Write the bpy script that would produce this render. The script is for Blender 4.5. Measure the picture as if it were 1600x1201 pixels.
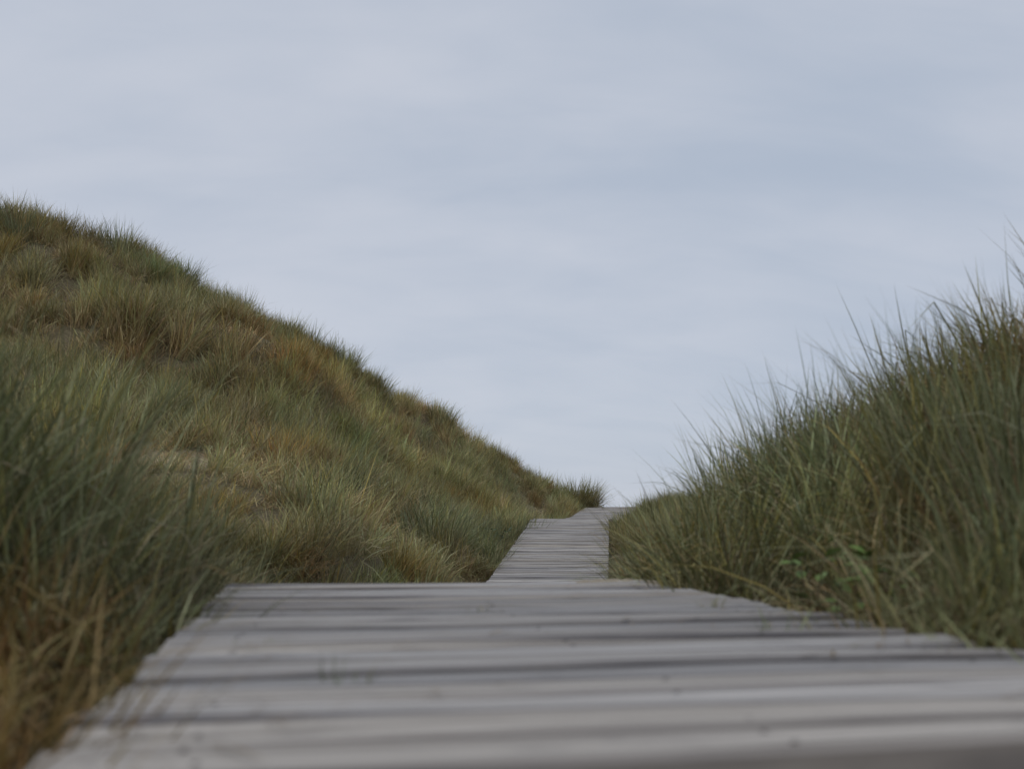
import bpy, math, random
import numpy as np
from mathutils import Vector, Matrix

for o in list(bpy.data.objects):
    bpy.data.objects.remove(o, do_unlink=True)
random.seed(7)
rng = np.random.default_rng(11)
R = math.radians
scene = bpy.context.scene
C = scene.collection

# ------------------------------------------------------------------ camera
EYE = 0.45                     # lens height above the sand
FPX = 1778.0                   # focal length in pixels of the 1600 px wide photograph
PITCH = math.atan(208.0 / FPX)
cam_d = bpy.data.cameras.new('camera')
cam = bpy.data.objects.new('camera', cam_d); C.objects.link(cam)
cam.location = (0, 0, EYE)
cam.rotation_euler = (math.pi / 2 + PITCH, 0, 0)
cam_d.sensor_fit = 'HORIZONTAL'
cam_d.sensor_width = 17.3
cam_d.lens = 17.3 * FPX / 1600
cam_d.clip_start = 0.05
cam_d.clip_end = 8000
cam_d.dof.use_dof = True
cam_d.dof.focus_distance = 19.0
cam_d.dof.aperture_fstop = 1.4
scene.camera = cam

# ------------------------------------------------------------------ sky
SUN_EL, SUN_AZ = R(52), R(215)       # azimuth clockwise from +Y (behind the camera, to the left)
world = bpy.data.worlds.new('World'); scene.world = world
world.use_nodes = True
nt = world.node_tree; nt.nodes.clear()
def N(tree, kind, **kw):
    n = tree.nodes.new(kind)
    for k, v in kw.items():
        setattr(n, k, v)
    return n
out = N(nt, 'ShaderNodeOutputWorld'); bg = N(nt, 'ShaderNodeBackground')
bg.inputs['Strength'].default_value = 0.1
sky = N(nt, 'ShaderNodeTexSky', sky_type='NISHITA')
sky.sun_disc = False; sky.sun_elevation = SUN_EL; sky.sun_rotation = SUN_AZ
sky.air_density = 1.0; sky.dust_density = 1.0; sky.ozone_density = 1.0
tc = N(nt, 'ShaderNodeTexCoord')
sep = N(nt, 'ShaderNodeSeparateXYZ'); nt.links.new(tc.outputs['Generated'], sep.inputs[0])
# direction projected on a cloud deck overhead
mx = N(nt, 'ShaderNodeMath', operation='MAXIMUM'); nt.links.new(sep.outputs['Z'], mx.inputs[0]); mx.inputs[1].default_value = 0.0
ad = N(nt, 'ShaderNodeMath', operation='ADD'); nt.links.new(mx.outputs[0], ad.inputs[0]); ad.inputs[1].default_value = 0.55
dx = N(nt, 'ShaderNodeMath', operation='DIVIDE'); nt.links.new(sep.outputs['X'], dx.inputs[0]); nt.links.new(ad.outputs[0], dx.inputs[1])
dy = N(nt, 'ShaderNodeMath', operation='DIVIDE'); nt.links.new(sep.outputs['Y'], dy.inputs[0]); nt.links.new(ad.outputs[0], dy.inputs[1])
cmb = N(nt, 'ShaderNodeCombineXYZ'); nt.links.new(dx.outputs[0], cmb.inputs[0]); nt.links.new(dy.outputs[0], cmb.inputs[1])
mp = N(nt, 'ShaderNodeMapping'); nt.links.new(cmb.outputs[0], mp.inputs[0])
mp.inputs['Location'].default_value = (8.2, 4.4, 0); mp.inputs['Rotation'].default_value = (0, 0, R(-24)); mp.inputs['Scale'].default_value = (0.8, 2.0, 1)
n1 = N(nt, 'ShaderNodeTexNoise'); nt.links.new(mp.outputs[0], n1.inputs['Vector'])
n1.inputs['Scale'].default_value = 1.5; n1.inputs['Detail'].default_value = 5; n1.inputs['Roughness'].default_value = 0.46; n1.inputs['Distortion'].default_value = 0.5
n2 = N(nt, 'ShaderNodeTexNoise'); nt.links.new(mp.outputs[0], n2.inputs['Vector'])
n2.inputs['Scale'].default_value = 5.0; n2.inputs['Detail'].default_value = 5; n2.inputs['Roughness'].default_value = 0.5; n2.inputs['Distortion'].default_value = 0.3
ml = N(nt, 'ShaderNodeMath', operation='MULTIPLY'); nt.links.new(n2.outputs[0], ml.inputs[0]); ml.inputs[1].default_value = 0.52
sm = N(nt, 'ShaderNodeMath', operation='ADD'); nt.links.new(n1.outputs[0], sm.inputs[0]); nt.links.new(ml.outputs[0], sm.inputs[1])
cr = N(nt, 'ShaderNodeValToRGB'); nt.links.new(sm.outputs[0], cr.inputs[0])
cr.color_ramp.interpolation = 'EASE'
cr.color_ramp.elements[0].position = 0.42; cr.color_ramp.elements[0].color = (0.435, 0.498, 0.603, 1)
cr.color_ramp.elements[1].position = 1.0; cr.color_ramp.elements[1].color = (0.580, 0.615, 0.695, 1)
up = N(nt, 'ShaderNodeVectorMath', operation='SCALE'); nt.links.new(cr.outputs[0], up.inputs[0]); up.inputs['Scale'].default_value = 10.0
mixw = N(nt, 'ShaderNodeMix', data_type='RGBA'); mixw.inputs['Factor'].default_value = 0.93
nt.links.new(sky.outputs[0], mixw.inputs['A']); nt.links.new(up.outputs[0], mixw.inputs['B'])
nt.links.new(mixw.outputs['Result'], bg.inputs['Color']); nt.links.new(bg.outputs[0], out.inputs[0])

# ------------------------------------------------------------------ sun behind the cloud
sun_d = bpy.data.lights.new('sun', 'SUN'); sun_d.energy = 0.75; sun_d.angle = R(25); sun_d.color = (1.0, 0.97, 0.93)
sun = bpy.data.objects.new('sun', sun_d); C.objects.link(sun)
sdir = Vector((math.sin(SUN_AZ) * math.cos(SUN_EL), math.cos(SUN_AZ) * math.cos(SUN_EL), math.sin(SUN_EL)))
sun.rotation_euler = sdir.to_track_quat('Z', 'Y').to_euler()
sun.location = sdir * 60

vs = scene.view_settings
vs.view_transform = 'Standard'; vs.look = 'None'; vs.exposure = 0.0; vs.gamma = 1.0; vs.use_curve_mapping = False
scene.cycles.use_denoising = True
scene.cycles.max_bounces = 5
scene.cycles.diffuse_bounces = 2
scene.cycles.transmission_bounces = 2
scene.cycles.caustics_reflective = False; scene.cycles.caustics_refractive = False

# ------------------------------------------------------------------ helpers
def put(name, me, mat=None, parent=None, loc=None):
    o = bpy.data.objects.new(name, me); C.objects.link(o)
    if mat is not None and me is not None and not me.materials:
        me.materials.append(mat)
    if parent is not None: o.parent = parent
    if loc is not None: o.location = loc
    return o
def tag(o, label=None, cat=None, group=None, kind=None):
    if label: o['label'] = label
    if cat: o['category'] = cat
    if group: o['group'] = group
    if kind: o['kind'] = kind
    return o
def mesh_np(name, V, F):
    me = bpy.data.meshes.new(name)
    me.from_pydata([tuple(v) for v in V], [], [tuple(f) for f in F]); me.update()
    return me
def at(px, py, D):
    """world point at forward distance D that the photograph shows at pixel (px, py)"""
    u = (px - 800) / FPX; v = (600.5 - py) / FPX
    y = math.cos(PITCH) - v * math.sin(PITCH); z = math.sin(PITCH) + v * math.cos(PITCH)
    k = D / y
    return (u * k, D, z * k + EYE)
def smooth(a, b, x):
    t = np.clip((x - a) / (b - a), 0, 1); return t * t * (3 - 2 * t)
# value noise on numpy arrays
_perm = rng.random((256, 256))
def vnoise(x, y):
    xi = np.floor(x).astype(int); yi = np.floor(y).astype(int)
    fx = x - xi; fy = y - yi; fx = fx * fx * (3 - 2 * fx); fy = fy * fy * (3 - 2 * fy)
    g = lambda a, b: _perm[a % 256, b % 256]
    return (g(xi, yi) * (1 - fx) + g(xi + 1, yi) * fx) * (1 - fy) + (g(xi, yi + 1) * (1 - fx) + g(xi + 1, yi + 1) * fx) * fy
def fbm(x, y, o=3):
    s = 0; a = 1; t = 0
    for i in range(o):
        s = s + a * vnoise(x * 2 ** i + 17 * i, y * 2 ** i + 31 * i); t += a; a *= .5
    return s / t

# ------------------------------------------------------------------ course of the boardwalk
W = 1.48
PATH = [(.302, 1.13, -.230), (-.29, 4.30, -.230), (-.44, 5.3, -.335), (-.42, 6.4, -.56), (-.25, 8, -.85), (0, 10.5, -.97),
        (.25, 12.5, -.90), (.46, 14.4, -.753), (1.11, 21.9, -.012), (1.50, 23.6, -.06), (2.05, 26, 0.0), (2.89, 33, .315), (3.45, 37, .22)]
def course():
    pts = np.array(PATH); seg = np.linalg.norm(np.diff(pts, axis=0), axis=1); s = np.concatenate([[0], np.cumsum(seg)])
    q = np.arange(0, s[-1], .05)
    P = np.stack([np.interp(q, s, pts[:, i]) for i in range(3)], 1)
    k = 13; pad = np.concatenate([2 * P[0] - P[k:0:-1], P, 2 * P[-1] - P[-2:-k - 2:-1]])
    ker = np.hanning(2 * k + 3)[1:-1]; ker /= ker.sum()
    P = np.stack([np.convolve(pad[:, i], ker, 'valid') for i in range(3)], 1)
    P[:, 2] += EYE
    return P
PC = course()
PT = np.gradient(PC, axis=0); PT /= np.linalg.norm(PT, axis=1)[:, None]
PS = np.concatenate([[0], np.cumsum(np.linalg.norm(np.diff(PC, axis=0), axis=1))])
def deck_dist(X, Y):
    """signed sideways distance from the centre line (right positive), deck height, along-index"""
    X = np.asarray(X, float); Y = np.asarray(Y, float)
    i = np.clip(np.searchsorted(PC[:, 1], Y.ravel()), 0, len(PC) - 1).reshape(Y.shape)
    cx = PC[i, 0]; slope = PT[i, 0] / PT[i, 1]
    return (X - cx) / np.sqrt(1 + slope ** 2), PC[i, 2], i

# ------------------------------------------------------------------ the ground: dune, hollow and bank in one sheet
ctrl = []
def G(px, py, D, drop=0.0):
    p = at(px, py, D); ctrl.append((p[0], p[1], p[2] - drop))
def g(x, y, z): ctrl.append((x, y, z + EYE))
for (x, y, z) in PATH:                                     # strip under and beside the planks
    for off, dz in ((-1.0, -.2), (0, -.24), (1.0, -.2)):
        ctrl.append((x + off, y, z + dz + EYE))
g(0, -3, -.45); g(-3, -3, -.4); g(3, -3, -.4); g(-.9, 0, -.42); g(1.3, 0, -.4)
for p in [(-1.3, 1.5, -.36), (-2.0, 1.6, .0), (-1.45, 2.9, .16), (-2.1, 3.4, .48), (-3.2, 4, .55), (-1.75, 5, -.38), (-2.2, 7, -.55), (-1.6, 9, -.85),
          (-3.6, 6, -.1), (-5, 4, .35), (-3.2, 9, -.2), (-8, 3, .6)]: g(*p)
for p in [(1.35, 1, -.3), (1.6, 2, .0), (2.4, 2, .4), (1.25, 3, -.17), (1.9, 3.5, .30), (2.4, 4.2, .52), (3.5, 4, .95), (1.25, 5.2, -.06), (2.5, 6, .35), (4, 7, .75),
          (1.15, 7.2, -.24), (2.2, 9, -.08), (4.5, 10, .4), (1.7, 12, -.52), (2.6, 14, -.4), (5, 15, .1), (2.7, 18, -.3), (3.1, 22, -.1), (5, 22, .1),
          (4.3, 27, .1), (5.2, 33, .2), (9, 6, .8), (9, 14, .4), (9, 26, .2), (8, 40, -.6), (12, 12, .2), (12, 30, 0)]: g(*p)
for a in [(0, 770, 11, .1), (280, 752, 11, 0), (280, 722, 12, 0), (285, 695, 13, 0), (190, 735, 11.5, 0), (190, 700, 12.7, 0), (400, 735, 12.6, .05), (250, 800, 9.8, .25), (380, 810, 9.8, .3), (430, 748, 12.5, .05), (420, 705, 14.5, .1), (490, 752, 13.8, .1), (550, 812, 12, .12), (650, 885, 12.5, .3), (600, 870, 10.5, .4),
          (300, 655, 14.5, .1), (100, 610, 15, .1), (0, 575, 15.5, .1), (-200, 560, 15.5, .1), (450, 650, 17, .25), (560, 720, 17, .35), (650, 770, 18, .4),
          (700, 800, 18.6, .4), (775, 800, 21, .45), (640, 700, 21.5, .35), (740, 745, 24, .4), (830, 775, 26, .5),
          (-150, 520, 17.5, .2), (120, 570, 17.2, .1), (250, 580, 17.7, .1), (385, 592, 18.2, .1), (430, 592, 18.6, .1), (420, 532, 19.1, .1), (330, 520, 18.7, .1), (240, 510, 18.4, .1), (120, 495, 18.0, .1), (470, 570, 20.5, .2), (300, 470, 20.8, .3), (150, 435, 20.3, .3), (380, 500, 21.5, .3),
          (0, 410, 19.8, .3), (-200, 380, 19.5, .3)]: G(*a)
G(903, 775, 33.3, .05); G(890, 785, 32.3, .2); G(800, 745, 28.5, .35)
RIDGE = [(-500, 190, 19.5), (-250, 255, 20.5), (0, 322, 21.3), (100, 350, 21.9), (190, 368, 22.5), (290, 425, 23.4), (370, 470, 24.2), (470, 512, 25.2), (545, 560, 26), (610, 602, 26.8), (690, 640, 28),
         (780, 702, 29.5), (835, 728, 30.4), (885, 762, 31.2), (925, 790, 32.5)]
for (x, y, D) in RIDGE:
    G(x, y, D, .42)
    p = at(x, y, D); ctrl.append((p[0] - 1.2, p[1] + 5, p[2] - 1.9)); 
for p in [(-14, 34, .6), (-6, 38, -.3), (0, 42, -.8), (-22, 24, 2.6), (-24, 12, 1.8), (-14, 10, 1.4), (-12, 2, .8), (-22, 36, .4), (0, 50, -1), (10, 50, -1)]: g(*p)
ctrl = np.array(ctrl)
def tps_fit(P):
    n = len(P); d = np.linalg.norm(P[:, None, :2] - P[None, :, :2], axis=2)
    K = np.where(d > 0, d * d * np.log(d + 1e-9), 0) + np.eye(n) * .02
    A = np.zeros((n + 3, n + 3)); A[:n, :n] = K; A[:n, n] = 1; A[:n, n + 1:] = P[:, :2]; A[n, :n] = 1; A[n + 1:, :n] = P[:, :2].T
    return np.linalg.solve(A, np.concatenate([P[:, 2], [0, 0, 0]]))
TW = tps_fit(ctrl)
def height(X, Y):
    X = np.asarray(X, float); Y = np.asarray(Y, float); sh = X.shape; x = X.ravel(); y = Y.ravel()
    z = np.zeros_like(x)
    for c in range(0, len(x), 20000):
        xx = np.clip(x[c:c + 20000], -26, 16); yy = np.clip(y[c:c + 20000], -5, 52)
        d = np.sqrt((xx[:, None] - ctrl[None, :, 0]) ** 2 + (yy[:, None] - ctrl[None, :, 1]) ** 2)
        z[c:c + 20000] = (d * d * np.log(d + 1e-9)) @ TW[:len(ctrl)] + TW[-3] + TW[-2] * xx + TW[-1] * yy
    far = np.maximum(np.maximum(-26 - x, x - 16), np.maximum(-5 - y, y - 52))
    lay = (fbm(x * .02 + 5, y * .02 + 9) - .5) * 3.0 - .6
    z = z + (lay - z) * smooth(0, 30, far)
    off, dz, i = deck_dist(x, y)
    rough = (fbm(x * .55, y * .55, 3) - .5) * .42 + (fbm(x * 2.6 + 40, y * 2.6, 2) - .5) * .1
    z = z + rough * smooth(.75, 1.8, np.abs(off)) * (1 - smooth(0, 30, far))
    z = z - rough * smooth(.75, 1.8, np.abs(off)) * .85 * np.exp(-((x + 3.4) / 2.0) ** 2 - ((y - 12) / 1.8) ** 2)
    inpath = (y > .5) & (y < 37)
    lim = dz - .17 + .42 * np.maximum(0, np.abs(off) - .85)      # stays under the planks
    z = np.where(inpath & (np.abs(off) < 1.6), np.minimum(z, lim), z)
    return z.reshape(sh)
def axis(lo, hi, step, far):
    core = np.arange(lo, hi + 1e-6, step); a = []; s = step; p = hi
    while p < far:
        s *= 1.35; p += s; a.append(p)
    b = []; s = step; p = lo
    while p > -far:
        s *= 1.35; p -= s; b.append(p)
    return np.concatenate([b[::-1], core, a])
gx = axis(-26, 16, .2, 4000); gy = axis(-4, 50, .2, 4000)
GX, GY = np.meshgrid(gx, gy)
GZ = height(GX, GY)
nx, ny = len(gx), len(gy)
verts = np.stack([GX.ravel(), GY.ravel(), GZ.ravel()], 1)
ii = (np.arange(ny - 1)[:, None] * nx + np.arange(nx - 1)[None, :]).ravel()
faces = np.stack([ii, ii + 1, ii + nx + 1, ii + nx], 1)
gm = bpy.data.meshes.new('ground')
gm.vertices.add(len(verts)); gm.vertices.foreach_set('co', verts.ravel())
gm.loops.add(faces.size); gm.loops.foreach_set('vertex_index', faces.ravel())
gm.polygons.add(len(faces)); gm.polygons.foreach_set('loop_start', np.arange(0, faces.size, 4)); gm.polygons.foreach_set('use_smooth', np.ones(len(faces), bool))
gm.update(calc_edges=True)

# how thickly the grass stands (bare sand in places)
BARE = [((-3.5, 12.2, 0), 1.15, .5), ((-4.5, 12.5, 0), .6, .35), ((-2.6, 12.0, 0), .5, .3)]
def bare(X, Y):
    b = np.zeros_like(X)
    for (p, rx, ry) in BARE:
        q = ((X - p[0]) / rx) ** 2 + ((Y - p[1]) / ry) ** 2
        b = np.maximum(b, 1 - smooth(.5, 1.5, q + (fbm(X * 2.5, Y * 2.5, 3) - .5) * 2.6))
    return b
sandv = bare(GX.ravel(), GY.ravel())
sandv = sandv * .7
sandv = np.where(GY.ravel() < 1.2, np.maximum(sandv, .8), sandv)
ca = gm.color_attributes.new('sand', 'FLOAT_COLOR', 'POINT')
ca.data.foreach_set('color', np.stack([sandv, sandv, sandv, np.ones_like(sandv)], 1).ravel())

# ------------------------------------------------------------------ materials
def new_mat(name):
    m = bpy.data.materials.new(name); m.use_nodes = True; t = m.node_tree; t.nodes.clear()
    return m, t, N(t, 'ShaderNodeOutputMaterial')
def ramp(t, src, stops, interp='LINEAR'):
    r = N(t, 'ShaderNodeValToRGB'); r.color_ramp.interpolation = interp
    while len(r.color_ramp.elements) < len(stops): r.color_ramp.elements.new(.5)
    for e, (p, c) in zip(r.color_ramp.elements, stops):
        e.position = p; e.color = (*c, 1)
    t.links.new(src, r.inputs[0]); return r

def mat_ground():
    m, t, o = new_mat('dune_sand_and_litter')
    b = N(t, 'ShaderNodeBsdfPrincipled'); b.inputs['Roughness'].default_value = .95; b.inputs['Specular IOR Level'].default_value = .1
    tcn = N(t, 'ShaderNodeTexCoord')
    a = N(t, 'ShaderNodeTexNoise'); a.inputs['Scale'].default_value = 22; a.inputs['Detail'].default_value = 8; a.inputs['Roughness'].default_value = .7
    t.links.new(tcn.outputs['Object'], a.inputs['Vector'])
    lit = ramp(t, a.outputs[0], [(.3, (.075, .062, .036)), (.5, (.155, .128, .078)), (.7, (.26, .215, .14))])
    c = N(t, 'ShaderNodeTexNoise'); c.inputs['Scale'].default_value = 30; c.inputs['Detail'].default_value = 6
    t.links.new(tcn.outputs['Object'], c.inputs['Vector'])
    snd = ramp(t, c.outputs[0], [(.3, (.31, .245, .155)), (.7, (.44, .36, .245))])
    at_ = N(t, 'ShaderNodeAttribute', attribute_name='sand')
    mixn = N(t, 'ShaderNodeMix', data_type='RGBA')
    t.links.new(at_.outputs['Fac'], mixn.inputs['Factor']); t.links.new(lit.outputs[0], mixn.inputs['A']); t.links.new(snd.outputs[0], mixn.inputs['B'])
    t.links.new(mixn.outputs['Result'], b.inputs['Base Color'])
    bp = N(t, 'ShaderNodeBump'); bp.inputs['Strength'].default_value = .6; bp.inputs['Distance'].default_value = .03
    t.links.new(a.outputs[0], bp.inputs['Height']); t.links.new(bp.outputs[0], b.inputs['Normal'])
    t.links.new(b.outputs[0], o.inputs[0]); return m
def mat_grass(name, tinted):
    m, t, o = new_mat(name)
    a = N(t, 'ShaderNodeAttribute', attribute_name='blade_colour')
    src = a.outputs['Color']
    if tinted:
        i = N(t, 'ShaderNodeAttribute', attribute_name='tint')
        mu = N(t, 'ShaderNodeMix', data_type='RGBA', blend_type='MULTIPLY'); mu.inputs['Factor'].default_value = 1
        t.links.new(src, mu.inputs['A']); t.links.new(i.outputs['Color'], mu.inputs['B']); src = mu.outputs['Result']
    b = N(t, 'ShaderNodeBsdfPrincipled'); b.inputs['Roughness'].default_value = .55; b.inputs['Specular IOR Level'].default_value = .25
    tr = N(t, 'ShaderNodeBsdfTranslucent')
    t.links.new(src, b.inputs['Base Color']); t.links.new(src, tr.inputs['Color'])
    mx = N(t, 'ShaderNodeMixShader'); mx.inputs[0].default_value = .22
    t.links.new(b.outputs[0], mx.inputs[1]); t.links.new(tr.outputs[0], mx.inputs[2]); t.links.new(mx.outputs[0], o.inputs[0]); return m
def mat_plank():
    m, t, o = new_mat('weathered_grey_timber')
    b = N(t, 'ShaderNodeBsdfPrincipled'); b.inputs['Roughness'].default_value = .82; b.inputs['Specular IOR Level'].default_value = .3
    tcn = N(t, 'ShaderNodeTexCoord'); oi = N(t, 'ShaderNodeObjectInfo')
    of = N(t, 'ShaderNodeVectorMath', operation='SCALE'); of.inputs[0].default_value = (37, 61, 23); t.links.new(oi.outputs['Random'], of.inputs['Scale'])
    ad = N(t, 'ShaderNodeVectorMath', operation='ADD'); t.links.new(tcn.outputs['Object'], ad.inputs[0]); t.links.new(of.outputs[0], ad.inputs[1])
    def nz(sx, sy, det, rough, dist=0):
        mp = N(t, 'ShaderNodeMapping'); mp.inputs['Scale'].default_value = (sx, sy, 6); t.links.new(ad.outputs[0], mp.inputs[0])
        n = N(t, 'ShaderNodeTexNoise'); n.inputs['Scale'].default_value = 1; n.inputs['Detail'].default_value = det; n.inputs['Roughness'].default_value = rough; n.inputs['Distortion'].default_value = dist
        t.links.new(mp.outputs[0], n.inputs['Vector']); return n
    grain = nz(1.6, 75, 5, .7, .15); broad = nz(.55, 17, 4, .62, .15); blot = nz(4.5, 9, 4, .6, .4)
    base = ramp(t, broad.outputs[0], [(.25, (.215, .198, .172)), (.42, (.365, .340, .303)), (.56, (.470, .441, .396)), (.78, (.555, .523, .472))])
    gr = ramp(t, grain.outputs[0], [(.33, (.45, .43, .41)), (.48, (.90, .90, .90)), (.62, (1.08, 1.08, 1.08))])
    m1 = N(t, 'ShaderNodeMix', data_type='RGBA', blend_type='MULTIPLY'); m1.inputs['Factor'].default_value = 1
    t.links.new(base.outputs[0], m1.inputs['A']); t.links.new(gr.outputs[0], m1.inputs['B'])
    # damp dark stains, strongest towards the plank ends
    st = ramp(t, blot.outputs[0], [(.58, (0, 0, 0)), (.74, (1, 1, 1))])
    sx = N(t, 'ShaderNodeSeparateXYZ'); t.links.new(tcn.outputs['Object'], sx.inputs[0])
    ab = N(t, 'ShaderNodeMath', operation='ABSOLUTE'); t.links.new(sx.outputs[0], ab.inputs[0])
    en = N(t, 'ShaderNodeMapRange'); en.inputs['From Min'].default_value = .35; en.inputs['From Max'].default_value = .8; en.inputs['To Min'].default_value = .35; en.inputs['To Max'].default_value = 1.0
    t.links.new(ab.outputs[0], en.inputs[0])
    ml = N(t, 'ShaderNodeMath', operation='MULTIPLY'); t.links.new(st.outputs[0], ml.inputs[0]); t.links.new(en.outputs[0], ml.inputs[1])
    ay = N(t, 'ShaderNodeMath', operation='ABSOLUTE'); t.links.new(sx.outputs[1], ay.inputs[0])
    eg = N(t, 'ShaderNodeMapRange'); eg.inputs['From Min'].default_value = .040; eg.inputs['From Max'].default_value = .060; t.links.new(ay.outputs[0], eg.inputs[0])  # shadow of the gaps painted as dark bands along both long edges
    edge_shade = nz(1.7, 3, 3, .55, .3); shade_r = ramp(t, edge_shade.outputs[0], [(.25, (.25, .25, .25)), (.62, (.85, .85, .85))])
    e2 = N(t, 'ShaderNodeMath', operation='MULTIPLY'); t.links.new(eg.outputs[0], e2.inputs[0]); t.links.new(shade_r.outputs[0], e2.inputs[1])
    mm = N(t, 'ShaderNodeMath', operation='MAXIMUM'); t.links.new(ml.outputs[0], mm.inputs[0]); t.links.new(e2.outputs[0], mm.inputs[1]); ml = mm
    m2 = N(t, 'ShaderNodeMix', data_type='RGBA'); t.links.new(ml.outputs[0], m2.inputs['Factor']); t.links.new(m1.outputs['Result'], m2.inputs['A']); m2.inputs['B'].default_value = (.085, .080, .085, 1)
    # tone of the single board
    hs = N(t, 'ShaderNodeHueSaturation'); t.links.new(m2.outputs['Result'], hs.inputs['Color'])
    vr = N(t, 'ShaderNodeMapRange'); vr.inputs['To Min'].default_value = .74; vr.inputs['To Max'].default_value = 1.14; t.links.new(oi.outputs['Random'], vr.inputs[0]); t.links.new(vr.outputs[0], hs.inputs['Value'])
    rw = N(t, 'ShaderNodeMath', operation='FRACT'); r7 = N(t, 'ShaderNodeMath', operation='MULTIPLY'); r7.inputs[1].default_value = 7.31; t.links.new(oi.outputs['Random'], r7.inputs[0]); t.links.new(r7.outputs[0], rw.inputs[0])
    warm = ramp(t, rw.outputs[0], [(0, (.97, .99, 1.06)), (.6, (1, .99, 1.01)), (1, (1.05, .99, .93))])
    m3 = N(t, 'ShaderNodeMix', data_type='RGBA', blend_type='MULTIPLY'); m3.inputs['Factor'].default_value = 1; t.links.new(hs.outputs[0], m3.inputs['A']); t.links.new(warm.outputs[0], m3.inputs['B'])
    t.links.new(m3.outputs['Result'], b.inputs['Base Color'])
    bp = N(t, 'ShaderNodeBump'); bp.inputs['Strength'].default_value = .5; bp.inputs['Distance'].default_value = .004
    t.links.new(grain.outputs[0], bp.inputs['Height']); t.links.new(bp.outputs[0], b.inputs['Normal'])
    t.links.new(b.outputs[0], o.inputs[0]); return m
def mat_plain(name, col, rough=.8, scale=20, var=.3):
    m, t, o = new_mat(name)
    b = N(t, 'ShaderNodeBsdfPrincipled'); b.inputs['Roughness'].default_value = rough
    tcn = N(t, 'ShaderNodeTexCoord'); n = N(t, 'ShaderNodeTexNoise'); n.inputs['Scale'].default_value = scale; n.inputs['Detail'].default_value = 4
    t.links.new(tcn.outputs['Object'], n.inputs['Vector'])
    r = ramp(t, n.outputs[0], [(.3, tuple(c * (1 - var) for c in col)), (.7, tuple(c * (1 + var) for c in col))])
    t.links.new(r.outputs[0], b.inputs['Base Color']); t.links.new(b.outputs[0], o.inputs[0]); return m
M_GROUND = mat_ground(); M_GRASS = mat_grass('marram_blades', True); M_TUSS = mat_grass('marram_tussock_blades', False)
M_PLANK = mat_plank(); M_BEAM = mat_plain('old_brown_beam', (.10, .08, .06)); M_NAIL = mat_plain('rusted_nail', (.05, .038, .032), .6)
M_SAND = mat_plain('blown_sand', (.33, .275, .20), .95, 60, .2)
M_LEAF = mat_plain('bramble_leaf', (.165, .26, .055), .6, 8, .4); M_LEAFD = mat_plain('dark_rose_leaf', (.035, .085, .028), .5, 8, .4); M_STEM = mat_plain('reddish_stem', (.10, .06, .035), .6)
M_MOSS = mat_plain('moss', (.07, .075, .03), .95, 50, .4)

gm.materials.append(M_GROUND)
ground = put('ground', gm); tag(ground, 'sandy dune ground with dry plant litter under the grass', None, None, 'structure')

# ------------------------------------------------------------------ boardwalk
PITCH_P, GAP, TH = .136, .015, .042
def plank_mesh(k, length, width):
    """a sawn board: rounded arrises, slightly cupped and wavy edges"""
    r = random.Random(k)
    xs = [-length / 2, -length * .17, length * .19, length / 2]
    V = []; F = []
    tw = r.uniform(-.004, .004); ph = r.uniform(0, 6)
    for j, x in enumerate(xs):
        e0 = -width / 2 + r.uniform(-.003, .003); e1 = width / 2 + r.uniform(-.003, .003)
        dz = .0035 * math.sin(ph + j * 1.9); tz = tw * (x / length * 2)
        x0 = x + (r.uniform(-.002, .002) if j in (0, 3) else 0)
        V += [(x0, e0, -TH + dz), (x0, e0, -.007 + dz - tz), (x0, e0 + .007, dz - tz), (x0, e1 - .007, dz + tz), (x0, e1, -.007 + dz + tz), (x0, e1, -TH + dz)]
    for j in range(3):
        for q in range(6):
            a = j * 6 + q; b_ = j * 6 + (q + 1) % 6
            F.append((a, b_, b_ + 6, a + 6))
    F.append((5, 4, 3, 2, 1, 0)); F.append(tuple(18 + q for q in range(6)))
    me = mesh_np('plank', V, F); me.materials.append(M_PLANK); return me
boardwalk = put('boardwalk', None); boardwalk.location = (PC[0][0], PC[0][1], 0)
tag(boardwalk, 'weathered grey timber boardwalk running over the dip between the dunes', None, None, 'structure')
PLM = [plank_mesh(100 + k, W + random.Random(k).uniform(-.004, .004), PITCH_P - GAP - random.Random(k + 50).uniform(0, .006)) for k in range(24)]
nail_me = mesh_np('nail', [(.0045 * math.cos(a), .0045 * math.sin(a), 0) for a in np.linspace(0, 2 * math.pi, 8, endpoint=False)] +
                  [(.003 * math.cos(a), .003 * math.sin(a), .0012) for a in np.linspace(0, 2 * math.pi, 8, endpoint=False)],
                  [(i, (i + 1) % 8, (i + 1) % 8 + 8, i + 8) for i in range(8)] + [tuple(range(8, 16))])
nail_me.materials.append(M_NAIL)
s = .09; k = 0; rnd = random.Random(3)
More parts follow.
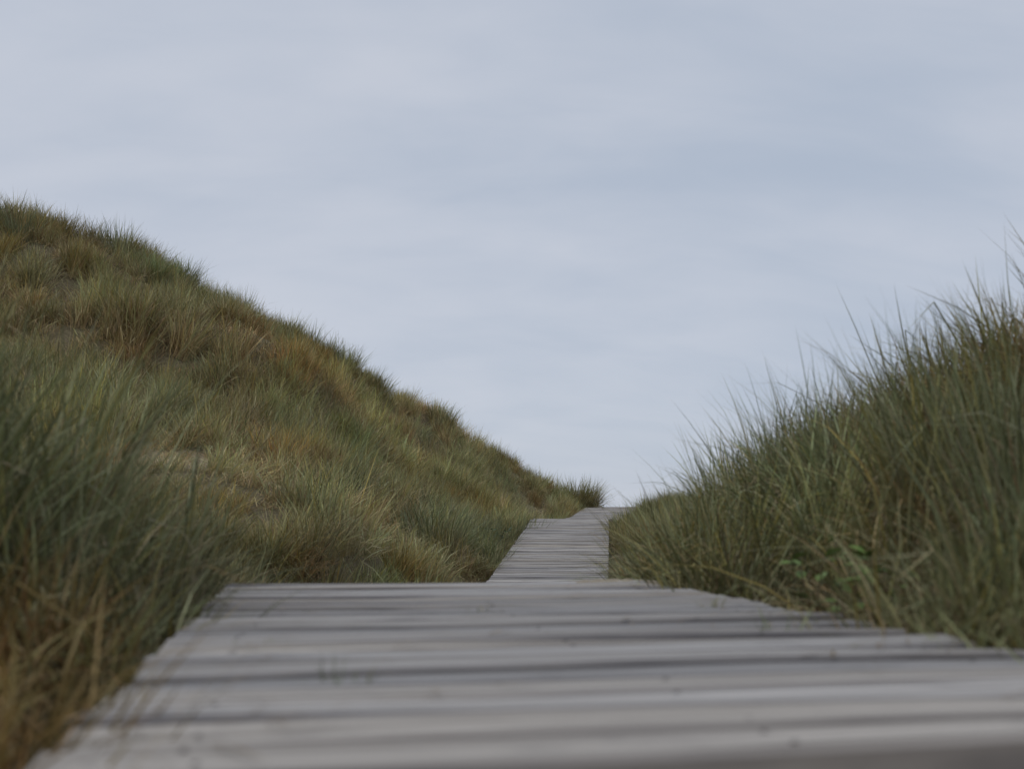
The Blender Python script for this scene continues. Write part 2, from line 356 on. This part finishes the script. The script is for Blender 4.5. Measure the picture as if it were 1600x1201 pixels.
while s < PS[-1] - .2:
    j = int(np.searchsorted(PS, s)); c = Vector(PC[j]); tdir = Vector(PT[j])
    side = Vector((tdir.y, -tdir.x, 0)).normalized(); upv = side.cross(tdir).normalized()
    a = rnd.uniform(-.006, .006)
    Mx = Matrix((side, tdir, upv)).transposed().to_4x4()
    o = put('plank', PLM[(k * 7 + rnd.randrange(3)) % len(PLM)], None, boardwalk)
    o.matrix_parent_inverse = Matrix.Identity(4)
    Mx = Matrix.Translation(c - boardwalk.location + side * rnd.uniform(-.004, .004) + upv * rnd.uniform(-.004, .003)) @ Mx @ Matrix.Rotation(a, 4, 'Z') @ Matrix.Rotation(rnd.uniform(-.012, .012), 4, 'X')
    if rnd.random() < .5: Mx = Mx @ Matrix.Rotation(math.pi, 4, 'Z')
    o.matrix_basis = Mx
    if k < 15:
        for nxp in (-.60, 0, .60):
            for nyp in (-.032, .032):
                if rnd.random() < .45: continue
                nl = put('nail', nail_me, None, o); nl.location = (nxp + rnd.uniform(-.012, .012), nyp + rnd.uniform(-.008, .008), .0008)
    s += PITCH_P + rnd.uniform(-.004, .004); k += 1
def beam_mesh(off):
    V = []; F = []; idx = list(range(2, len(PC) - 4, 8))
    for n_, j in enumerate(idx):
        t_ = PT[j]; sd = np.array([t_[1], -t_[0], 0]); sd /= np.linalg.norm(sd)
        for (u, z) in ((-.045, -.047), (.045, -.047), (.045, -.165), (-.045, -.165)):
            p = PC[j] + sd * (off + u) + np.array([0, 0, z]) - np.array([boardwalk.location.x, boardwalk.location.y, 0]); V.append(p)
    for n_ in range(len(idx) - 1):
        for q in range(4):
            a = n_ * 4 + q; b_ = n_ * 4 + (q + 1) % 4; F.append((a, a + 4, b_ + 4, b_))
    F.append((0, 1, 2, 3)); e = (len(idx) - 1) * 4; F.append((e + 3, e + 2, e + 1, e))
    return mesh_np('bearer', V, F)
for off in (-.60, 0, .60):
    put('bearer', beam_mesh(off), M_BEAM, boardwalk)

# ------------------------------------------------------------------ marram grass
def blades(n, rad, L, lean, bend, width, seg, seed, straw=.22, green=((.165, .175, .085), (.285, .285, .175)), dry=((.43, .36, .25), (.22, .155, .095)), base=(.27, .215, .138), upright=0.0, mess=.75, broken=.06):
    """vertices, faces and colours of one tussock; long rolled leaves arching out of a tight base"""
    r = np.random.default_rng(seed)
    th = r.random(n) * 2 * np.pi; rr = rad * np.sqrt(r.random(n))
    bx, by = rr * np.cos(th), rr * np.sin(th)
    az = th + r.normal(0, mess, n); brk = np.where(r.random(n) < broken, r.integers(1, max(2, seg), n), 99); brk_a = r.uniform(.7, 1.9, n)
    tilt = np.abs(r.normal(0, lean, n)) * (.35 + rr / max(rad, 1e-6)) * (1 - upright) + .03
    bnd = np.abs(r.normal(bend, bend * .55, n))
    ln = L * (.42 + .58 * r.beta(2.2, 1.6, n))
    isdry = r.random(n) < straw
    bnd = np.where(isdry, bnd * 1.5 + .2, bnd); ln = np.where(isdry, ln * .8, ln)
    wd = width * (.7 + .6 * r.random(n))
    fa = az + np.pi / 2 + r.normal(0, .7, n)
    P = np.zeros((n, seg + 1, 3)); P[:, 0] = np.stack([bx, by, -.03 + 0 * bx], 1)
    for q in range(seg):
        a = tilt + bnd * ((q + .5) / seg) ** 1.6 + np.where(q >= brk, brk_a, 0); a = np.minimum(a, 2.5)
        stp = ln / seg
        P[:, q + 1] = P[:, q] + np.stack([np.sin(a) * np.cos(az) * stp, np.sin(a) * np.sin(az) * stp, np.cos(a) * stp], 1)
    sv = np.stack([np.cos(fa), np.sin(fa), 0 * fa], 1)
    V = []; cols = []
    g0, g1 = np.array(green[0]), np.array(green[1]); d0, d1 = np.array(dry[0]), np.array(dry[1]); u = r.random((n, 1))
    tip = np.where(isdry[:, None], d0 + (d1 - d0) * u, g0 + (g1 - g0) * u) * (.5 + 1.0 * r.random((n, 1)))
    yel = (r.random(n) < .18) & ~isdry
    tip = np.where(yel[:, None], np.array((.30, .255, .10)), tip)
    pale = (r.random(n) < .10) & ~isdry
    tip = np.where(pale[:, None], np.array((.37, .365, .25)), tip)
    bs = np.array(base) * (.7 + .6 * r.random((n, 1)))
    for q in range(seg + 1):
        t_ = q / seg; w = wd[:, None] * (.75 + .25 * min(1, t_ * 4)) * (1 - t_) ** .55 * .5
        mixc = bs + (tip - bs) * np.clip(t_ * 2.4 - .15, 0, 1)
        if q < seg:
            V += [P[:, q] - sv * w, P[:, q] + sv * w]; cols += [mixc, mixc]
        else:
            V += [P[:, q]]; cols += [mixc]
    m = 2 * seg + 1
    V = np.stack(V, 1).reshape(-1, 3); cols = np.stack(cols, 1).reshape(-1, 3)
    b0 = np.arange(n) * m; Q = []
    for q in range(seg - 1):
        Q.append(np.stack([b0 + 2 * q, b0 + 2 * q + 1, b0 + 2 * q + 3, b0 + 2 * q + 2], 1))
    Q = np.concatenate(Q); T = np.stack([b0 + 2 * seg - 2, b0 + 2 * seg - 1, b0 + 2 * seg], 1)
    return V, Q, T, cols
def grass_mesh(name, V, Q, T, cols, mat):
    me = bpy.data.meshes.new(name)
    me.vertices.add(len(V)); me.vertices.foreach_set('co', V.astype(np.float32).ravel())
    li = np.concatenate([Q.ravel(), T.ravel()]); me.loops.add(len(li)); me.loops.foreach_set('vertex_index', li.astype(np.int32))
    ls = np.concatenate([np.arange(len(Q)) * 4, len(Q) * 4 + np.arange(len(T)) * 3]).astype(np.int32)
    me.polygons.add(len(ls)); me.polygons.foreach_set('loop_start', ls)
    me.update(calc_edges=True)
    c = me.color_attributes.new('blade_colour', 'FLOAT_COLOR', 'POINT')
    c.data.foreach_set('color', np.concatenate([cols, np.ones((len(cols), 1))], 1).astype(np.float32).ravel())
    me.materials.append(mat); return me
def source(name, **kw):
    V, Q, T, c = blades(**kw); o = bpy.data.objects.new(name, grass_mesh(name, V, Q, T, c, M_GRASS)); return o
FAR = [source('far_tuft', n=70, rad=.11 + .04 * (i % 3), L=.80, lean=.30 + .06 * (i % 3), bend=.45 + .2 * (i % 3), width=.0115, seg=3, seed=40 + i, straw=.25 + .13 * (i % 4), mess=1.2, broken=.12) for i in range(7)] + \
      [source('far_tuft', n=55, rad=.2, L=.5, lean=.65, bend=1.1, width=.0135, seg=3, seed=60 + i, straw=.7, mess=2, broken=.3) for i in range(2)]
NEAR = [source('near_tuft', n=70, rad=.09 + .04 * (i % 3), L=.82, lean=.30 + .07 * (i % 3), bend=.45 + .4 * (i % 3), width=.0098, seg=4, seed=80 + i, mess=1.5, broken=.22, straw=.3 + .12 * (i % 3)) for i in range(7)] + \
       [source('near_tuft', n=55, rad=.16, L=.5, lean=.7, bend=1.2, width=.008, seg=4, seed=95 + i, mess=1.5, broken=.2, straw=.65) for i in range(2)]

def scatter_group(srcs):
    ng = bpy.data.node_groups.new('scatter_tufts', 'GeometryNodeTree')
    ng.interface.new_socket('Geometry', in_out='INPUT', socket_type='NodeSocketGeometry'); ng.interface.new_socket('Geometry', in_out='OUTPUT', socket_type='NodeSocketGeometry')
    gi = N(ng, 'NodeGroupInput'); go = N(ng, 'NodeGroupOutput')
    jn = N(ng, 'GeometryNodeJoinGeometry')
    for o in reversed(srcs):
        oi = N(ng, 'GeometryNodeObjectInfo'); oi.inputs['Object'].default_value = o; oi.inputs['As Instance'].default_value = False
        ti = N(ng, 'GeometryNodeGeometryToInstance'); ng.links.new(oi.outputs['Geometry'], ti.inputs[0]); ng.links.new(ti.outputs[0], jn.inputs[0])
    ip = N(ng, 'GeometryNodeInstanceOnPoints'); ng.links.new(gi.outputs[0], ip.inputs['Points']); ng.links.new(jn.outputs[0], ip.inputs['Instance'])
    ip.inputs['Pick Instance'].default_value = True
    def na(nm, ty):
        n = N(ng, 'GeometryNodeInputNamedAttribute', data_type=ty); n.inputs['Name'].default_value = nm; return n.outputs[0]
    ng.links.new(na('vid', 'INT'), ip.inputs['Instance Index'])
    e2r = N(ng, 'FunctionNodeEulerToRotation'); ng.links.new(na('rot', 'FLOAT_VECTOR'), e2r.inputs[0]); ng.links.new(e2r.outputs[0], ip.inputs['Rotation'])
    ng.links.new(na('scl', 'FLOAT_VECTOR'), ip.inputs['Scale'])
    ri = N(ng, 'GeometryNodeRealizeInstances'); ng.links.new(ip.outputs[0], ri.inputs[0]); ng.links.new(ri.outputs[0], go.inputs[0]); return ng
GNF, GNN = scatter_group(FAR), scatter_group(NEAR)

def scatter(name, label, pts, scl, tint, lean, short, seed, mat_group):
    """pts (n,3); scl (n,); tint (n,3); lean (n,2) world tilt of the tuft"""
    r = np.random.default_rng(seed); n = len(pts)
    me = bpy.data.meshes.new(name); me.vertices.add(n); me.vertices.foreach_set('co', pts.astype(np.float32).ravel()); me.update()
    rz = r.random(n) * 2 * np.pi
    ax, ay = lean[:, 1], lean[:, 0]            # tilt towards +x turns about y, towards +y about -x
    cz, sz = np.cos(rz), np.sin(rz)
    Rz = np.zeros((n, 3, 3)); Rz[:, 0, 0] = cz; Rz[:, 0, 1] = -sz; Rz[:, 1, 0] = sz; Rz[:, 1, 1] = cz; Rz[:, 2, 2] = 1
    Ry = np.zeros((n, 3, 3)); c, s_ = np.cos(ay), np.sin(ay); Ry[:, 0, 0] = c; Ry[:, 0, 2] = s_; Ry[:, 1, 1] = 1; Ry[:, 2, 0] = -s_; Ry[:, 2, 2] = c
    Rx = np.zeros((n, 3, 3)); c, s_ = np.cos(-ax), np.sin(-ax); Rx[:, 0, 0] = 1; Rx[:, 1, 1] = c; Rx[:, 1, 2] = -s_; Rx[:, 2, 1] = s_; Rx[:, 2, 2] = c
    M3 = Rx @ Ry @ Rz
    eu = np.stack([np.arctan2(M3[:, 2, 1], M3[:, 2, 2]), -np.arcsin(np.clip(M3[:, 2, 0], -1, 1)), np.arctan2(M3[:, 1, 0], M3[:, 0, 0])], 1)
    vid = r.integers(0, 7, n); vid = np.where(short | (r.random(n) < .08), r.integers(7, 9, n), vid); scl = np.where(short, scl * 1.5, scl)
    a = me.attributes.new('rot', 'FLOAT_VECTOR', 'POINT'); a.data.foreach_set('vector', eu.astype(np.float32).ravel())
    a = me.attributes.new('scl', 'FLOAT_VECTOR', 'POINT'); hw = np.minimum(scl * .5 + .5, scl * 1.8); s3 = np.stack([hw, hw, scl], 1); a.data.foreach_set('vector', s3.astype(np.float32).ravel())
    a = me.attributes.new('vid', 'INT', 'POINT'); a.data.foreach_set('value', vid.astype(np.int32))
    a = me.attributes.new('tint', 'FLOAT_COLOR', 'POINT'); a.data.foreach_set('color', np.concatenate([tint, np.ones((n, 1))], 1).astype(np.float32).ravel())
    o = put(name, me, M_GRASS); tag(o, label, 'grass', None, 'stuff')
    md = o.modifiers.new('tufts', 'NODES'); md.node_group = mat_group
    return o
BROWN = np.array((1.07, .955, .79)); GREEN = np.array((.89, .98, .84)); OLIVE = np.array((1.04, 1.0, .72))
def tints(X, Y, brown, seed, fine=.45, var=.5):
    r = np.random.default_rng(seed); n = len(X)
    b = np.clip(brown + (fbm(X * fine + 70, Y * fine, 3) - .5) * 2.0 + r.normal(0, .16, n), 0, 1)
    ol = np.clip((fbm(X * .6 + 11, Y * .6 + 3, 2) - .35) * 1.6, 0, 1)[:, None] * .6
    c = GREEN[None] + (BROWN - GREEN)[None] * b[:, None]; c = c + (OLIVE[None] - c) * ol
    return c * (.97 - var / 2 + var * r.random((n, 1))) * (.8 + .45 * fbm(X * .9 + 5, Y * .9 + 90, 2))[:, None]
def ray_in_view(X, Y, Z, m=120):
    u = 800 + FPX * X / np.maximum(Y, .05)
    return (u > -m - 200 / np.maximum(Y, .3)) & (u < 1600 + m + 200 / np.maximum(Y, .3)) & (Y > .2)

def clumped(x0, x1, y0, y1, dc, per, sig, loose, seed, h0=.60, h1=.58, dead=.1):
    """tufts gathered into tussocks, with short loose tufts between; every tussock has its own height, lean and tone"""
    r = np.random.default_rng(seed); nc = int((x1 - x0) * (y1 - y0) * dc)
    cx = x0 + r.random(nc) * (x1 - x0); cy = y0 + r.random(nc) * (y1 - y0)
    cnt = r.integers(max(1, per - 3), per + 4, nc); idx = np.repeat(np.arange(nc), cnt); m = len(idx)
    X = cx[idx] + r.normal(0, sig, m); Y = cy[idx] + r.normal(0, sig, m)
    ch = h0 + h1 * r.beta(2, 2, nc); cl = r.normal(0, .16, (nc, 2)); ct = (.74 + .52 * r.random((nc, 1))) * (1 + r.normal(0, .035, (nc, 3))); cb = r.normal(0, .25, nc); ct = np.where(r.random((nc, 1)) < dead, ct * np.array((1.00, .86, .69)), ct)
    h = ch[idx] * (.8 + .35 * r.random(m)); l = cl[idx] + r.normal(0, .16, (m, 2)); t = ct[idx]; b = cb[idx]
    nl = int((x1 - x0) * (y1 - y0) * loose)
    X = np.concatenate([X, x0 + r.random(nl) * (x1 - x0)]); Y = np.concatenate([Y, y0 + r.random(nl) * (y1 - y0)])
    h = np.concatenate([h, .3 + .35 * r.random(nl)]); l = np.concatenate([l, r.normal(0, .3, (nl, 2))]); t = np.concatenate([t, .65 + .7 * r.random((nl, 1)) * np.ones((1, 3))]); b = np.concatenate([b, r.normal(.25, .3, nl)])
    sh = np.concatenate([np.zeros(m, bool), np.ones(nl, bool)])
    return X, Y, h, l, t, b, sh, r
def sel(k, *a): return [q[k] for q in a]
def in_sight(X, Y, Z, top=1.25, slack=.35):
    """grass the dune itself hides is left out; with some slack, so that a step aside shows no gap"""
    need = (Z + top + slack - EYE) / Y; vis = np.ones(len(X), bool)
    for f in np.linspace(.35, .97, 22):
        vis &= (height(X * f, Y * f) - EYE) / (Y * f) < need
    return vis
# -- the big dune on the left
X, Y, h, lean, tn, tb, sh, r = clumped(-17, 3.5, 9.5, 36, 3.2, 6, .15, 11, 21, dead=.12)
off, dz, _ = deck_dist(X, Y)
keep = (off < -.86) & ray_in_view(X, Y, 0) & (r.random(len(X)) > bare(X, Y) * .5)
X, Y, h, lean, tn, tb, sh, off = sel(keep, X, Y, h, lean, tn, tb, sh, off); Z = height(X, Y)
X, Y, Z, h, lean, tn, tb, sh, off = sel(in_sight(X, Y, Z), X, Y, Z, h, lean, tn, tb, sh, off); n = len(X)
big = fbm(X * .8 + 60, Y * .8 + 12, 2)
br = np.clip(.30 + (Z - EYE - .6) * .09 + (.55 - big) * .8 + tb, 0, 1)
scl = h * (.75 + .5 * big); scl *= .7 + .3 * smooth(.85, 2.0, -off); scl = np.where(bare(X, Y) > .35, np.minimum(scl, .26), scl)
scl *= 1 - .5 * np.exp(-((X + 3.2) / 1.6) ** 2 - ((Y - 10.4) / 1.1) ** 2)
brow = np.exp(-((Y - (18.2 + .13 * (X + 6))) / .45) ** 2) * smooth(-8.5, -7, X) * (1 - smooth(-4.4, -3.9, X)); scl *= 1 + .45 * brow     # overhanging brow of the scarp
strawy = np.exp(-((X + 3.4) / 1.3) ** 2 - ((Y - 21.2) / 1.6) ** 2) + .8 * np.exp(-((X + 3.4) / 2.0) ** 2 - ((Y - 12.6) / 1.3) ** 2)
lean = lean + np.array((.05, -.02))
scatter('marram_grass', 'brown and green marram grass covering the tall dune on the left', np.stack([X, Y, Z - .02], 1), scl, tints(X, Y, br, 1, .45, .3) * tn * 1.38 * (1 + strawy[:, None] * np.array((.5, .38, .25))), lean, sh, 2, GNF)
# -- the bank beyond the hollow on the right
X, Y, h, lean, tn, tb, sh, r = clumped(.2, 9, 8, 40, 2.6, 5, .15, 4, 22)
off, dz, _ = deck_dist(X, Y)
keep = (off > .90) & (off < 2.5) & (800 + FPX * X / Y < 1200); X, Y, h, lean, tn, tb, sh, off = sel(keep, X, Y, h, lean, tn, tb, sh, off); Z = height(X, Y); n = len(X)
scl = h * .95 * (.5 + .5 * smooth(.85, 1.7, off + .9 * smooth(15.5, 18.5, Y)))
scatter('marram_grass', 'green marram grass along the right of the far boardwalk', np.stack([X, Y, Z - .02], 1), scl, tints(X, Y, .12 + tb * .6, 3, .9, .3) * tn * 1.1, lean + np.array((.03, 0)), sh, 4, GNF)
# -- tall grass close by on the right
X, Y, h, lean, tn, tb, sh, r = clumped(.4, 6.5, .6, 8.2, 7.2, 5, .09, 26, 23, .66, .46, .3)
off, dz, _ = deck_dist(X, Y)
keep = (off > .77) & (np.hypot(X - .85, (Y - 3.0) * .7) > .24) & ray_in_view(X, Y, 0) & ((off < 2.6) | (r.random(len(X)) < .4)); X, Y, h, lean, tn, tb, sh, off = sel(keep, X, Y, h, lean, tn, tb, sh, off); Z = height(X, Y); n = len(X)
scl = h * (.62 + .38 * smooth(.75, 1.3, off))
low = (800 + FPX * X / Y < 1000) & (Y > 4.4)                  # trampled, short grass in the dip
cap = np.clip((-.0535 * Y - (Z - EYE)) / .9, .12, 2); scl = np.where(low, np.minimum(scl, cap), scl)
lean = lean * np.where(low, .2, 1.1)[:, None]
scatter('marram_grass', 'tall marram grass on the bank along the right of the near planks', np.stack([X, Y, Z - .02], 1), scl, tints(X, Y, .15 + .5 * smooth(.9, 1.9, X) + tb, 5, 1.6, .7) * tn * 1.08, lean, sh, 6, GNN)
# -- grass close by on the left
X, Y, h, lean, tn, tb, sh, r = clumped(-6.5, .3, .8, 9.8, 7.0, 5, .09, 18, 24, .58, .48, .3)
off, dz, _ = deck_dist(X, Y)
keep = (off < -.77) & ray_in_view(X, Y, 0) & ((off > -2.8) | (r.random(len(X)) < .45)); X, Y, h, lean, tn, tb, sh, off = sel(keep, X, Y, h, lean, tn, tb, sh, off); Z = height(X, Y); n = len(X)
scl = h * (.55 + .45 * smooth(.75, 1.3, -off))
scatter('marram_grass', 'green marram grass, tinted darker as shade, along the left of the near planks', np.stack([X, Y, Z - .02], 1), scl, tints(X, Y, .25 + tb, 7, 1.6, .5) * tn * .80 * np.where((Y < 2.2)[:, None], np.array((.90, .76, .64)), 1), lean * .9, sh, 8, GNN)  # overall tint lowered: shade of this side put into the blade colour

# ------------------------------------------------------------------ single plants one can pick out
def ground_at(x, y): return float(height(np.array([x]), np.array([y]))[0])
def deck_z(x, y): return float(deck_dist(np.array([x]), np.array([y]))[1][0])
def tussock(label, x, y, seed, name='grass_tussock', cat='grass tussock', group=None, tint=(1, 1, 1), z=None, **kw):
    V, Q, T, c = blades(seed=seed, **kw)
    me = grass_mesh(name, V, Q, T, c * np.array(tint), M_TUSS)
    o = put(name, me); o.location = (x, y, (ground_at(x, y) if z is None else z))
    o.rotation_euler = (0, 0, random.Random(seed).uniform(0, 6.28))
    return tag(o, label, cat, group)
GR = 'tussocks along the dune crest'
for q, (px, D, L, lab) in enumerate([
        (30, 21.3, 1.0, 'highest spiky grass tussock on the crest of the left dune'),
        (185, 22.4, .95, 'pointed grass tussock second from the top of the dune crest'),
        (290, 23.3, .8, 'small grass tussock on the crest below the two highest'),
        (375, 24.1, .95, 'bushy green tussock standing out halfway along the dune crest'),
        (480, 25.3, .9, 'green tussock just right of a notch in the dune crest'),
        (545, 25.9, .85, 'rounded tussock above the dark shoulder of the dune crest'),
        (690, 27.8, .8, 'low tussock on the lower slope of the dune crest')]):
    x = (px - 800) / FPX * D * 1.01
    tussock(lab, x, D - .25, 300 + q, group=GR, n=170, rad=.26, L=L, lean=.30, bend=.45, width=.0125, seg=3, straw=.15, tint=(.85, .95, .85))
tussock('round dark tussock against the sky at the top end of the boardwalk', 1.80, 33.1, 320, n=2400, rad=.66, L=1.22, lean=.7, bend=.7, width=.014, seg=3, straw=.35, tint=(.98, .94, .72))
GB = 'bushy clumps at the foot of the dune'
for q, (px, D, L, lab) in enumerate([(665, 15.6, .9, 'wide dark green grass clump at the foot of the dune'),
        (740, 18.0, .95, 'bushy grass clump hanging over a brown hollow beside the middle planks'),
        (800, 20.6, .85, 'grass clump nearest the crest of the middle planks, left side'),
        (505, 13.2, .8, 'grass clump left of the small sandy scars at the dune foot')]):
    x = (px - 800) / FPX * D
    tussock(lab, x, D, 330 + q, group=GB, n=420, rad=.55, L=L, lean=.5, bend=.6, width=.011, seg=3, straw=.2, tint=(.78, .86, .74))
GT = 'tall tussocks on the right bank'
for q, (px, D, L, n_, lab) in enumerate([(1052, 8.6, 1.0, 300, 'dark pointed tussock at the far end of the right bank'),
        (1165, 6.2, .84, 220, 'wispy tussock with loose blades above the middle of the right bank'),
        (1235, 5.2, .84, 220, 'dense green tussock with blades fanning up against the sky'),
        (1345, 4.5, .82, 200, 'tall green tussock left of the tallest blades on the right bank'),
        (1470, 3.9, .90, 240, 'tussock with the tallest straight blades on the right bank'),
        (1590, 3.4, .88, 240, 'brown tipped tussock at the far right of the bank')]):
    x = (px - 800) / FPX * D
    tussock(lab, x, D, 350 + q, group=GT, n=n_, rad=.20, L=L, lean=.26, bend=.40, width=.0068, seg=5, straw=.18, tint=(.80, .86, .74))
for q, (x, y, L, lab) in enumerate([(-1.42, 3.2, 1.12, 'tallest grey green tussock at the left edge, close to the lens'),
        (-1.50, 3.8, 1.0, 'soft green tussock just behind the tallest one at the left edge'),
        (-1.24, 3.6, .78, 'low bushy tussock between the left edge tussocks and the near planks')]):
    tussock(lab, x, y, 370 + q, group='tussocks at the left of the near planks', n=260, rad=.26, L=L, lean=.34, bend=.6, width=.009, seg=5, straw=.25, mess=1.3, broken=.15, tint=(.84, .88, .74))
# grass in and on the planks
for q, (px, py, L, n_, col, lab) in enumerate([
        (415, 1004, .05, 110, (.85, .85, .55), 'low mossy sprout growing from a gap in the near planks'),
        (533, 1062, .085, 20, (.7, .85, .6), 'thin dark green sprout between the near planks'),
        (755, 952, .075, 18, (.95, 1.0, .7), 'faint pale sprout in the middle of the near planks'),
        (942, 902, .07, 14, (1.1, 1.15, .75), 'pale green sprig at the far edge of the near planks'),
        (1212, 985, .13, 12, (.8, .95, .65), 'upright green blade at the right edge of the near planks'),
        (1110, 945, .08, 14, (1.0, .95, .7), 'short yellowish sprout on the right edge of the near planks'),
        (1283, 1084, .06, 14, (1.35, 1.15, .9), 'pale straw stub standing in a plank gap')]):
    h = .23; D = 1.0
    for _ in range(6):
        D = -(.23) / ((at(px, py, 1.0)[2] - EYE)); break
    p = at(px, py, D)
    tussock(lab, p[0], D, 380 + q, name='grass_sprout', cat='grass sprout', group='sprouts in the plank gaps', tint=col, z=deck_z(p[0], D) - .005, n=n_, rad=.035 if q else .06, L=L, lean=.35, bend=.5, width=.004, seg=4, straw=.3 if q != 6 else 1.0)
# long straws bowing over the far left corner of the near planks
V, Q, T, c = blades(seed=401, n=26, rad=.07, L=.85, lean=.35, bend=1.9, width=.006, seg=6, straw=.5)
az = np.arctan2(V[:, 1], V[:, 0]); rr_ = np.hypot(V[:, 0], V[:, 1]); az *= .22; V[:, 0] = rr_ * np.cos(az); V[:, 1] = rr_ * np.sin(az)
o = put('bent_straw', grass_mesh('bent_straw', V, Q, T, c * np.array((1.1, 1.05, .85)), M_TUSS)); o.location = (-1.42, 5.0, ground_at(-1.42, 5.0) + .02)
tag(o, 'yellow bent straws bowing over the far left corner of the near planks', 'straw')
# leafy plants
def leaf_mesh(L, Wd, mat):
    V = [(0, 0, 0), (Wd * .42, L * .3, .10 * L), (Wd * .5, L * .55, .12 * L), (0, L, .02 * L), (-Wd * .5, L * .55, .12 * L), (-Wd * .42, L * .3, .10 * L), (0, L * .3, .02 * L), (0, L * .58, .03 * L)]
    me = mesh_np('leaf', V, [(0, 1, 6), (1, 2, 7, 6), (2, 3, 7), (0, 6, 5), (6, 7, 4, 5), (7, 3, 4)]); me.materials.append(mat); return me
def leafy(label, x, y, h, spread, nst, nl, L, mat, seed, cat='leafy plant'):
    r = random.Random(seed); e = put('leafy_plant', None); e.location = (x, y, ground_at(x, y)); tag(e, label, cat)
    lm = [leaf_mesh(L * f, L * f * .62, mat) for f in (.75, 1, 1.2)]
    for k in range(nst):
        a = r.uniform(0, 6.28); d = r.uniform(.2, 1) * spread; hh = h * r.uniform(.6, 1.0)
        bo = Vector((r.uniform(-.6, .6) * spread, r.uniform(-.6, .6) * spread, -.01))
        pts = [bo + Vector((d * .6 * math.cos(a) * t ** 1.3, d * .6 * math.sin(a) * t ** 1.3, hh * math.sin(t * 1.75) / math.sin(1.57))) for t in (0, .33, .66, 1)]
        V = []; F = []
        for q, p in enumerate(pts):
            w = .0035 * (1 - .2 * q)
            V += [tuple(p + Vector((w * math.cos(b), w * math.sin(b), 0))) for b in (0, 2.1, 4.2)]
        for q in range(3):
            for b in range(3): F.append((q * 3 + b, q * 3 + (b + 1) % 3, q * 3 + (b + 1) % 3 + 3, q * 3 + b + 3))
        st = put('stem', mesh_np('stem', V, F), M_STEM, e)
        for q in range(nl):
            t = .3 + .7 * (q + r.random()) / nl; f = t * 3; j = min(int(f), 2); p = pts[j].lerp(pts[j + 1], f - j)
            l = put('leaf', lm[r.randrange(3)], None, st); l.location = p; l.rotation_euler = (r.uniform(-.35, .6), r.uniform(-.4, .4), r.uniform(0, 6.28))
    return e
leafy('bright green bramble leaves low in the grass beside the right of the near planks', .91, 3.08, .32, .17, 14, 5, .05, M_LEAF, 5, 'bramble')
leafy('dark green leafy shoots in the shade left of the middle planks', -.28, 18.4, .6, .22, 9, 7, .09, M_LEAFD, 6)
leafy('small leafy shoot with fine dots beside the top of the boardwalk', 2.42, 31.6, .55, .25, 5, 4, .06, M_LEAFD, 8)
# blown sand on the far right corner of the near planks
V = []; F = []; nu, nv = 28, 8; rs = random.Random(9)
for a in range(nu + 1):
    for b in range(nv + 1):
        u, v = a / nu * 2 - 1, b / nv * 2 - 1; e_ = max(0, 1 - u * u) ** .7 * max(0, 1 - v * v)
        V.append((u * .17, v * .10 + .02 * u, .014 * e_ * (.6 + .4 * math.sin(a * 1.3) * math.cos(b * 1.1)) + (.001 if e_ > 0 else -.012)))
for a in range(nu):
    for b in range(nv): q = a * (nv + 1) + b; F.append((q, q + nv + 1, q + nv + 2, q + 1))
o = put('sand_drift', mesh_np('sand_drift', V, F), M_SAND); j = int(np.searchsorted(PC[:, 1], 4.27)); o.location = (.37, 4.25 + .0, float(PC[j, 2]) + .004); o.rotation_euler = (-.03, 0, .18)
tag(o, 'thin drift of tan sand on the far right corner of the near planks', 'sand')

# dry bits blown onto the planks
V = []; F = []; rl = random.Random(31)
for q in range(230):
    y_ = 1.15 + 3.1 * rl.random() if q < 150 else 14.6 + 7 * rl.random()
    j = int(np.searchsorted(PC[:, 1], y_)); t_ = PT[j]; sd = Vector((t_[1], -t_[0], 0)).normalized(); td = Vector(t_)
    u = rl.choice((-1, 1)) * (.74 - abs(rl.gauss(0, .30))); L_ = rl.uniform(.015, .06); w_ = rl.uniform(.001, .0025); a = rl.gauss(0, .6)
    d = sd * math.cos(a) + td * math.sin(a); e = td * math.cos(a) - sd * math.sin(a)
    c_ = Vector(PC[j]) + sd * u + Vector((0, 0, .006)); b0 = len(V)
    V += [tuple(c_ - d * L_ - e * w_), tuple(c_ - d * L_ + e * w_), tuple(c_ + e * w_ * 1.3 + Vector((0, 0, .004))), tuple(c_ - e * w_ * 1.3 + Vector((0, 0, .004))), tuple(c_ + d * L_)]
    F += [(b0, b0 + 3, b0 + 2, b0 + 1), (b0 + 3, b0 + 4, b0 + 2)]
o = put('plant_litter', mesh_np('plant_litter', V, F), mat_plain('dry_litter', (.22, .165, .10), .9, 30, .5)); tag(o, 'tiny dry grass bits scattered over the planks', 'litter', None, 'stuff')
